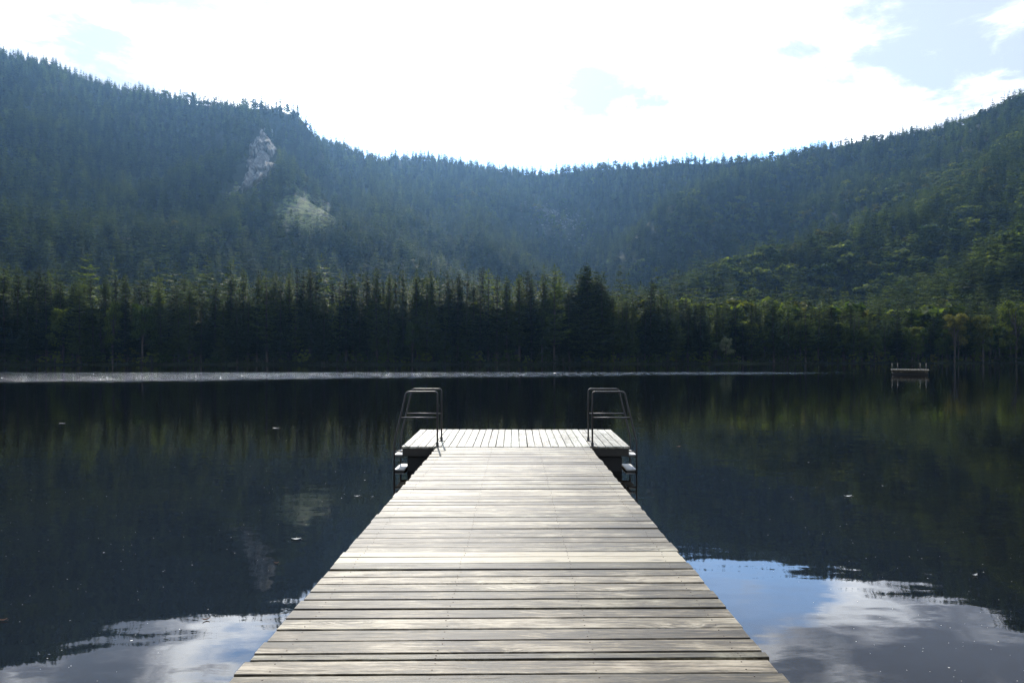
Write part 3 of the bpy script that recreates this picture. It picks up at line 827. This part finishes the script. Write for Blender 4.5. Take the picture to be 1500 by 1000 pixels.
# ------------------------------------------------------------------ bathing ladders
def ladder(name, s, label):
    # s = -1 left, +1 right; root at the inner foot of the near rail
    xi = -1.42 if s < 0 else 1.40
    top_o = 1.985; bend = 2.205
    root = empty(name, (xi, 12.42, DECK), label, 'ladder', 'bathing ladders on the platform')
    def loc(p): return (p[0]-xi, p[1]-12.42, p[2]-DECK)
    for y, dz, nm in ((12.42, 0, 'near'), (13.12, .02, 'far')):
        z0 = DECK+.004+(y-12.36)*.022
        mb = MB()
        path = rounded([(xi, y, z0-.02), (xi, y, 1.455+dz), (s*top_o, y, 1.455+dz), (s*bend, y, .54+dz), (s*bend, y, -.75)], .055)
        mb.tube([loc(p) for p in path], .016, 12)
        o = mb.build('handrail', M_STEEL, root, True)
        mb = MB()
        k = (1.455+dz-(.985+dz))/(1.455-.54); xo = top_o+(bend-top_o)*k
        mb.tube([loc((xi, y, .985+dz)), loc((s*xo, y, .985+dz))], .013, 10)
        mb.build('mid_rail', M_STEEL, root, True)
        mb = MB(); mb.box(xi-.05-xi, xi+.05-xi, y-.05-12.42, y+.05-12.42, z0-DECK+.001, z0-DECK+.009, .002)
        mb.tube([loc((xi, y, z0+.009)), loc((xi, y, z0+.075))], .026, 12)
        mb.build('foot_plate', M_STEEL, root, False)
        mb = MB()
        mb.tube([loc((s*2.055, y+.03*(1 if y < 13 else -1), DECK-.09)), loc((s*(bend-.01), y, DECK-.09))], .014, 8)
        mb.build('bracket', M_STEEL, root, True)
    for zt in (.315, .045, -.23):
        mb = MB(); xa, xb = sorted((s*(bend+.005), s*(bend-.185)))
        mb.box(xa-xi, xb-xi, 12.445-12.42, 13.095-12.42, zt-.022-DECK, zt-DECK, .005)
        mb.build('tread', M_TREAD, root)
        mb = MB(); xa, xb = sorted((s*(bend-.01), s*(bend-.17)))
        mb.box(xa-xi, xb-xi, .031, .066, zt-.05-DECK, zt-.023-DECK, 0); mb.box(xa-xi, xb-xi, .63, .66, zt-.05-DECK, zt-.023-DECK, 0)
        mb.build('tread_support', M_STEEL, root)
    return root
ladder('bathing_ladder', -1, 'steel bathing ladder with handrails on the left side of the platform')
ladder('bathing_ladder', 1, 'steel bathing ladder with handrails on the right side of the platform')

# ------------------------------------------------------------------ bathing raft
D = 86.0; rc = pt(1332.5, 541, D)
raft = empty('bathing_raft', (rc.x, D, 0), 'small flat wooden bathing raft with four posts floating far out on the right', 'raft')
raft.rotation_euler = (0, 0, -math.atan(.5775))
W2 = 2.12; ZD = .68
def rp(mb, name, mat, smooth=False): return mb.build(name, mat, raft, smooth)
mb = MB(); n = 18
for i in range(n):
    x0 = -W2+2*W2*i/n; mb.box(x0+.008, x0+2*W2/n-.008, -.0, 3.0, ZD-.09, ZD+.0015*(i % 3), .004)
rp(mb, 'deck', M_PLAT)
mb = MB(); mb.box(-W2+.02, W2-.02, -.04, -.003, ZD-.15, ZD-.004, .004); rp(mb, 'edge_board', M_PLAT)
mb = MB()
for y in (.3, 1.5, 2.7): mb.box(-W2+.1, W2-.1, y-.06, y+.06, ZD-.26, ZD-.092)
rp(mb, 'bearers', M_BEAM)
mb = MB(); mb.box(-1.55, W2-.1, .02, .10, .33, .40, .004); rp(mb, 'lower_rail', M_DECK)
for y in (.55, 2.4):
    mb = MB(); mb.tube([(-W2+.15, y, .12), (W2-.15, y, .12)], .3, 16); rp(mb, 'float', M_DRUM, True)
for px in (1306.5, 1315, 1348, 1356.5):
    x = (px-1332.5)/1000*D*.866
    mb = MB(); mb.tube([(x, .35, -.8), (x, .35, ZD+.80)], .026, 10); rp(mb, 'post', M_STEEL, True)
for xa, xb in (((1306.5-1332.5)*.0745, (1315-1332.5)*.0745), ((1348-1332.5)*.0745, (1356.5-1332.5)*.0745)):
    mb = MB(); mb.tube([(xa, .35, ZD-.3), (xb, .35, ZD-.3)], .03, 8); rp(mb, 'rung', M_STEEL, True)

# ------------------------------------------------------------------ floating leaves and specks
def leaf_mesh(seed, L, mat):
    r = random.Random(seed); V = []; F = []
    n = 7
    for i in range(n+1):
        t = i/n; wv = math.sin(PI*min(1, t*1.02))**.8*.32*L*(1+.2*r.uniform(-1, 1)); z = .002+.012*(t-.5)**2*4+r.uniform(0, .002)
        V += [((t-.5)*L, -wv*.5, z+.006), ((t-.5)*L, 0, z), ((t-.5)*L, wv*.5, z+.007)]
    for i in range(n):
        a = i*3; F += [(a, a+3, a+4, a+1), (a+1, a+4, a+5, a+2)]
    b = len(V); V += [(.5*L, -.002, .003), (.68*L, .02*L, .006), (.68*L, .03*L, .006), (.5*L, .002, .003)]; F.append((b, b+1, b+2, b+3))
    return mesh_np('leaf', V, F, [mat])
def on_water(px, py):
    D = CAMZ*1000/(py-525); return Vector(((px-755)/1000*D, D, .001))
for i, (px, py, L, a, mat, lab) in enumerate([
        (434, 790, .11, .1, M_LEAF2, 'white floating leaf alone on dark water left of the jetty'),
        (302, 908, .055, .5, M_LEAF1, 'small reddish leaf floating at the edge of the reflected sky at left'),
        (405, 825, .05, .2, M_LEAF1, 'small brown leaf floating below the white one'),
        (4, 909, .06, .3, M_LEAF1, 'brown leaf floating at the left edge of the picture'),
        (523, 727, .09, .3, M_LEAF2, 'pale leaf floating close to the jetty left of the ladder'),
        (545, 728, .05, .9, M_LEAF2, 'smaller pale leaf floating between the jetty and its neighbour'),
        (91, 620, .2, .1, M_LEAF2, 'pale bit of debris floating far out at upper left'),
        (404, 627, .2, .1, M_LEAF2, 'pale debris floating far out left of the left ladder'),
        (994, 654, .1, .2, M_LEAF1, 'reddish leaf floating right of the right ladder'),
        (1242, 727, .13, .1, M_LEAF2, 'pale twig like leaf floating right of the jetty in dark water'),
        (1428, 843, .07, .4, M_LEAF2, 'pale leaf floating on dark water near the right edge')]):
    o = obj('floating_leaf', leaf_mesh(i, L, mat), None, on_water(px, py)); o.rotation_euler = (0, 0, a)
    tag(o, lab, 'leaf', 'leaves floating on the lake')
r_ = np.random.RandomState(21); n = 620
pxs = r_.uniform(-40, 1540, n); pys = 560+460*r_.rand(n)**.75
D_ = CAMZ*1000/(pys-525); xs = (pxs-755)/1000*D_
ok = ~((xs > -2.4) & (xs < 2.4) & (D_ < 15))
xs, D_ = xs[ok], D_[ok]; n = len(xs); s = r_.uniform(.0012, .0038, n)*(D_/5)**.75*np.where(r_.rand(n) < .05, 2.0, 1.0)
Vv = []
base = np.stack([xs, D_, np.full(n, .0015)], -1)
for k in range(6):
    a = k*PI/3; Vv.append(base+np.stack([np.cos(a)*s*1.3, np.sin(a)*s, np.zeros(n)], -1))
Vv = np.stack(Vv, 1).reshape(-1, 3)
tag(obj('floating_pollen', mesh_np('floating_pollen', Vv, np.arange(n*6).reshape(-1, 6), [M_SPECK])), 'tiny pale specks of pollen and seed scattered over the dark water', 'pollen', kind='stuff')

# ------------------------------------------------------------------ haze
mb = MB(); mb.box(-3700, 3700, -700, 4300, -8, 1150)
m, t, out = material('haze_air')
pv = t.new('ShaderNodeVolumePrincipled', ins={'Color': (0.30, 0.58, 1.0, 1), 'Density': 0.000054, 'Anisotropy': 0.72})
t.l.new(pv.outputs[0], out.inputs['Volume'])
tag(mb.build('haze', m), 'thin blue haze filling the valley', 'haze', kind='stuff')

# ------------------------------------------------------------------ light
sd = bpy.data.lights.new('sun', 'SUN'); sd.energy = 4.8; sd.angle = R(0.53); sd.color = (1.0, 0.94, 0.84)
so = bpy.data.objects.new('sun', sd); COL.objects.link(so)
so.rotation_euler = SUN.to_track_quat('Z', 'Y').to_euler(); so.location = (0, 0, 50)

wd = bpy.data.worlds.new('World'); S.world = wd; wd.use_nodes = True; wd.node_tree.nodes.clear()
t = NT(wd.node_tree)
out = t.new('ShaderNodeOutputWorld'); bg = t.new('ShaderNodeBackground')
sky = t.new('ShaderNodeTexSky'); sky.sky_type = 'NISHITA'; sky.sun_disc = False
sky.sun_elevation = SUN_EL; sky.sun_rotation = SUN_AZ; sky.altitude = 700; sky.dust_density = 0.25; sky.air_density = 1.0; sky.ozone_density = 1.5
tc = t.new('ShaderNodeTexCoord'); Dv = t.vmath('NORMALIZE', tc.outputs['Generated'])
sp = t.new('ShaderNodeSeparateXYZ', ins={0: Dv})
zc = t.math('ADD', t.math('MAXIMUM', sp.outputs[2], 0.0), 0.10)
pv = t.comb(t.math('DIVIDE', sp.outputs[0], zc), t.math('DIVIDE', sp.outputs[1], zc), 0.0)
pv = t.vmath('ADD', pv, (3.1, 1.7, 0.0))
cn = t.noise(pv, 0.85, 9, 0.60, 0.35)
big = t.noise(pv, 0.30, 2, 0.5)
cov = t.math('ADD', cn, t.math('MULTIPLY', t.math('SUBTRACT', big, 0.5), 0.5))
# where the larger cloud masses and the open blue stand in the sky (by compass direction and slope)
ysafe = t.math('MAXIMUM', sp.outputs[1], 0.05)
gu = t.math('DIVIDE', sp.outputs[0], ysafe); gv = t.math('DIVIDE', sp.outputs[2], ysafe)
for (cu, cv, ru, rv, am) in ((0.70, 0.47, 0.26, 0.12, 0.34), (0.12, 0.385, 0.11, 0.035, 0.30), (0.40, 0.44, 0.07, 0.03, 0.20), (-0.24, 0.345, 0.05, 0.025, 0.22), (0.36, 0.335, 0.15, 0.045, -0.16), (-0.68, 0.52, 0.26, 0.13, 0.10), (-0.37, 0.435, 0.11, 0.05, -0.17), (0.05, 0.42, 0.2, 0.1, 0.03), (-0.16, 0.80, 0.5, 0.30, 0.16)):
    du = t.math('DIVIDE', t.math('SUBTRACT', gu, cu), ru); dv = t.math('DIVIDE', t.math('SUBTRACT', gv, cv), rv)
    e = t.math('EXPONENT', t.math('MULTIPLY', t.math('ADD', t.math('MULTIPLY', du, du), t.math('MULTIPLY', dv, dv)), -1.0))
    cov = t.math('ADD', cov, t.math('MULTIPLY', e, am))
cov = t.math('SUBTRACT', cov, t.maprange(sp.outputs[2], 0.66, 0.95, 0.0, 0.12))
mask = t.maprange(t.math('ADD', cov, t.math('MULTIPLY', t.math('SUBTRACT', t.noise(pv, 3.4, 6, 0.6, 0.4), 0.5), 0.25)), 0.43, 0.58)
tn = t.noise(pv, 2.6, 6, 0.62, 0.5)
thick = t.maprange(t.math('ADD', cov, t.math('MULTIPLY', t.math('SUBTRACT', tn, 0.5), 0.75)), 0.54, 0.76)
soft = None
for (cu, cv, ru, rv, am) in ((0.115, 0.385, 0.13, 0.042, 1.5), (0.70, 0.475, 0.26, 0.10, 1.3), (-0.24, 0.345, 0.06, 0.028, 1.0), (0.42, 0.435, 0.08, 0.03, 1.0)):
    wob_ = t.math('MULTIPLY', t.math('SUBTRACT', t.noise(pv, 1.6, 7, 0.65, 0.3), 0.5), 5.0)
    du = t.math('ADD', t.math('DIVIDE', t.math('SUBTRACT', gu, cu), ru), wob_); dv = t.math('SUBTRACT', t.math('DIVIDE', t.math('SUBTRACT', gv, cv), rv), wob_)
    e = t.math('MULTIPLY', t.math('EXPONENT', t.math('MULTIPLY', t.math('ADD', t.math('MULTIPLY', du, du), t.math('MULTIPLY', dv, dv)), -1.0)), am)
    soft = e if soft is None else t.math('ADD', soft, e)
soft = t.math('MINIMUM', t.math('MULTIPLY', soft, t.maprange(tn, 0.25, 0.62, 0.35, 1.0)), 1.0)
mask = t.math('MAXIMUM', mask, soft); thick = t.math('MAXIMUM', thick, soft)
ca = t.math('MAXIMUM', t.vmath('DOT_PRODUCT', Dv, tuple(SUN)), 0.0)
glow = t.math('POWER', ca, 7.0)
front = t.maprange(ca, 0.1, 0.75)
thin_c = t.mix(glow, (26, 27, 28, 1), (32, 31.5, 30.5, 1))
thick_c = t.mix(glow, (3.3, 3.3, 3.5, 1), (3.5, 3.35, 3.4, 1))
# brightness falls off with thickness the way light does through cloud: exponentially
def vpow(col, e):
    s3 = t.new('ShaderNodeSeparateXYZ', ins={0: col}); return t.comb(*[t.math('POWER', s3.outputs[i], e) for i in range(3)])
cc = t.vmath('MULTIPLY', vpow(thin_c, t.math('SUBTRACT', 1.0, thick)), vpow(thick_c, thick))
fd = t.maprange(front, 0.0, 1.0, 0.38, 1.0, False)
cc = t.mix(1.0, cc, t.comb(fd, fd, fd), 'MULTIPLY')
clear = t.mix(t.maprange(ca, 0.25, 0.78), (0.9, 0.9, 0.9, 1), (2.1, 2.25, 2.4, 1))
clear = t.mix(1.0, sky.outputs[0], clear, 'MULTIPLY')
fin = t.mix(t.math('MULTIPLY', mask, 0.93), clear, cc)
up = t.maprange(sp.outputs[2], -0.03, 0.0)
fin = t.mix(1.0, fin, t.comb(up, up, up), 'MULTIPLY')   # nothing shines from under the ground
t.l.new(fin, bg.inputs[0]); bg.inputs[1].default_value = 0.15
t.l.new(bg.outputs[0], out.inputs[0])
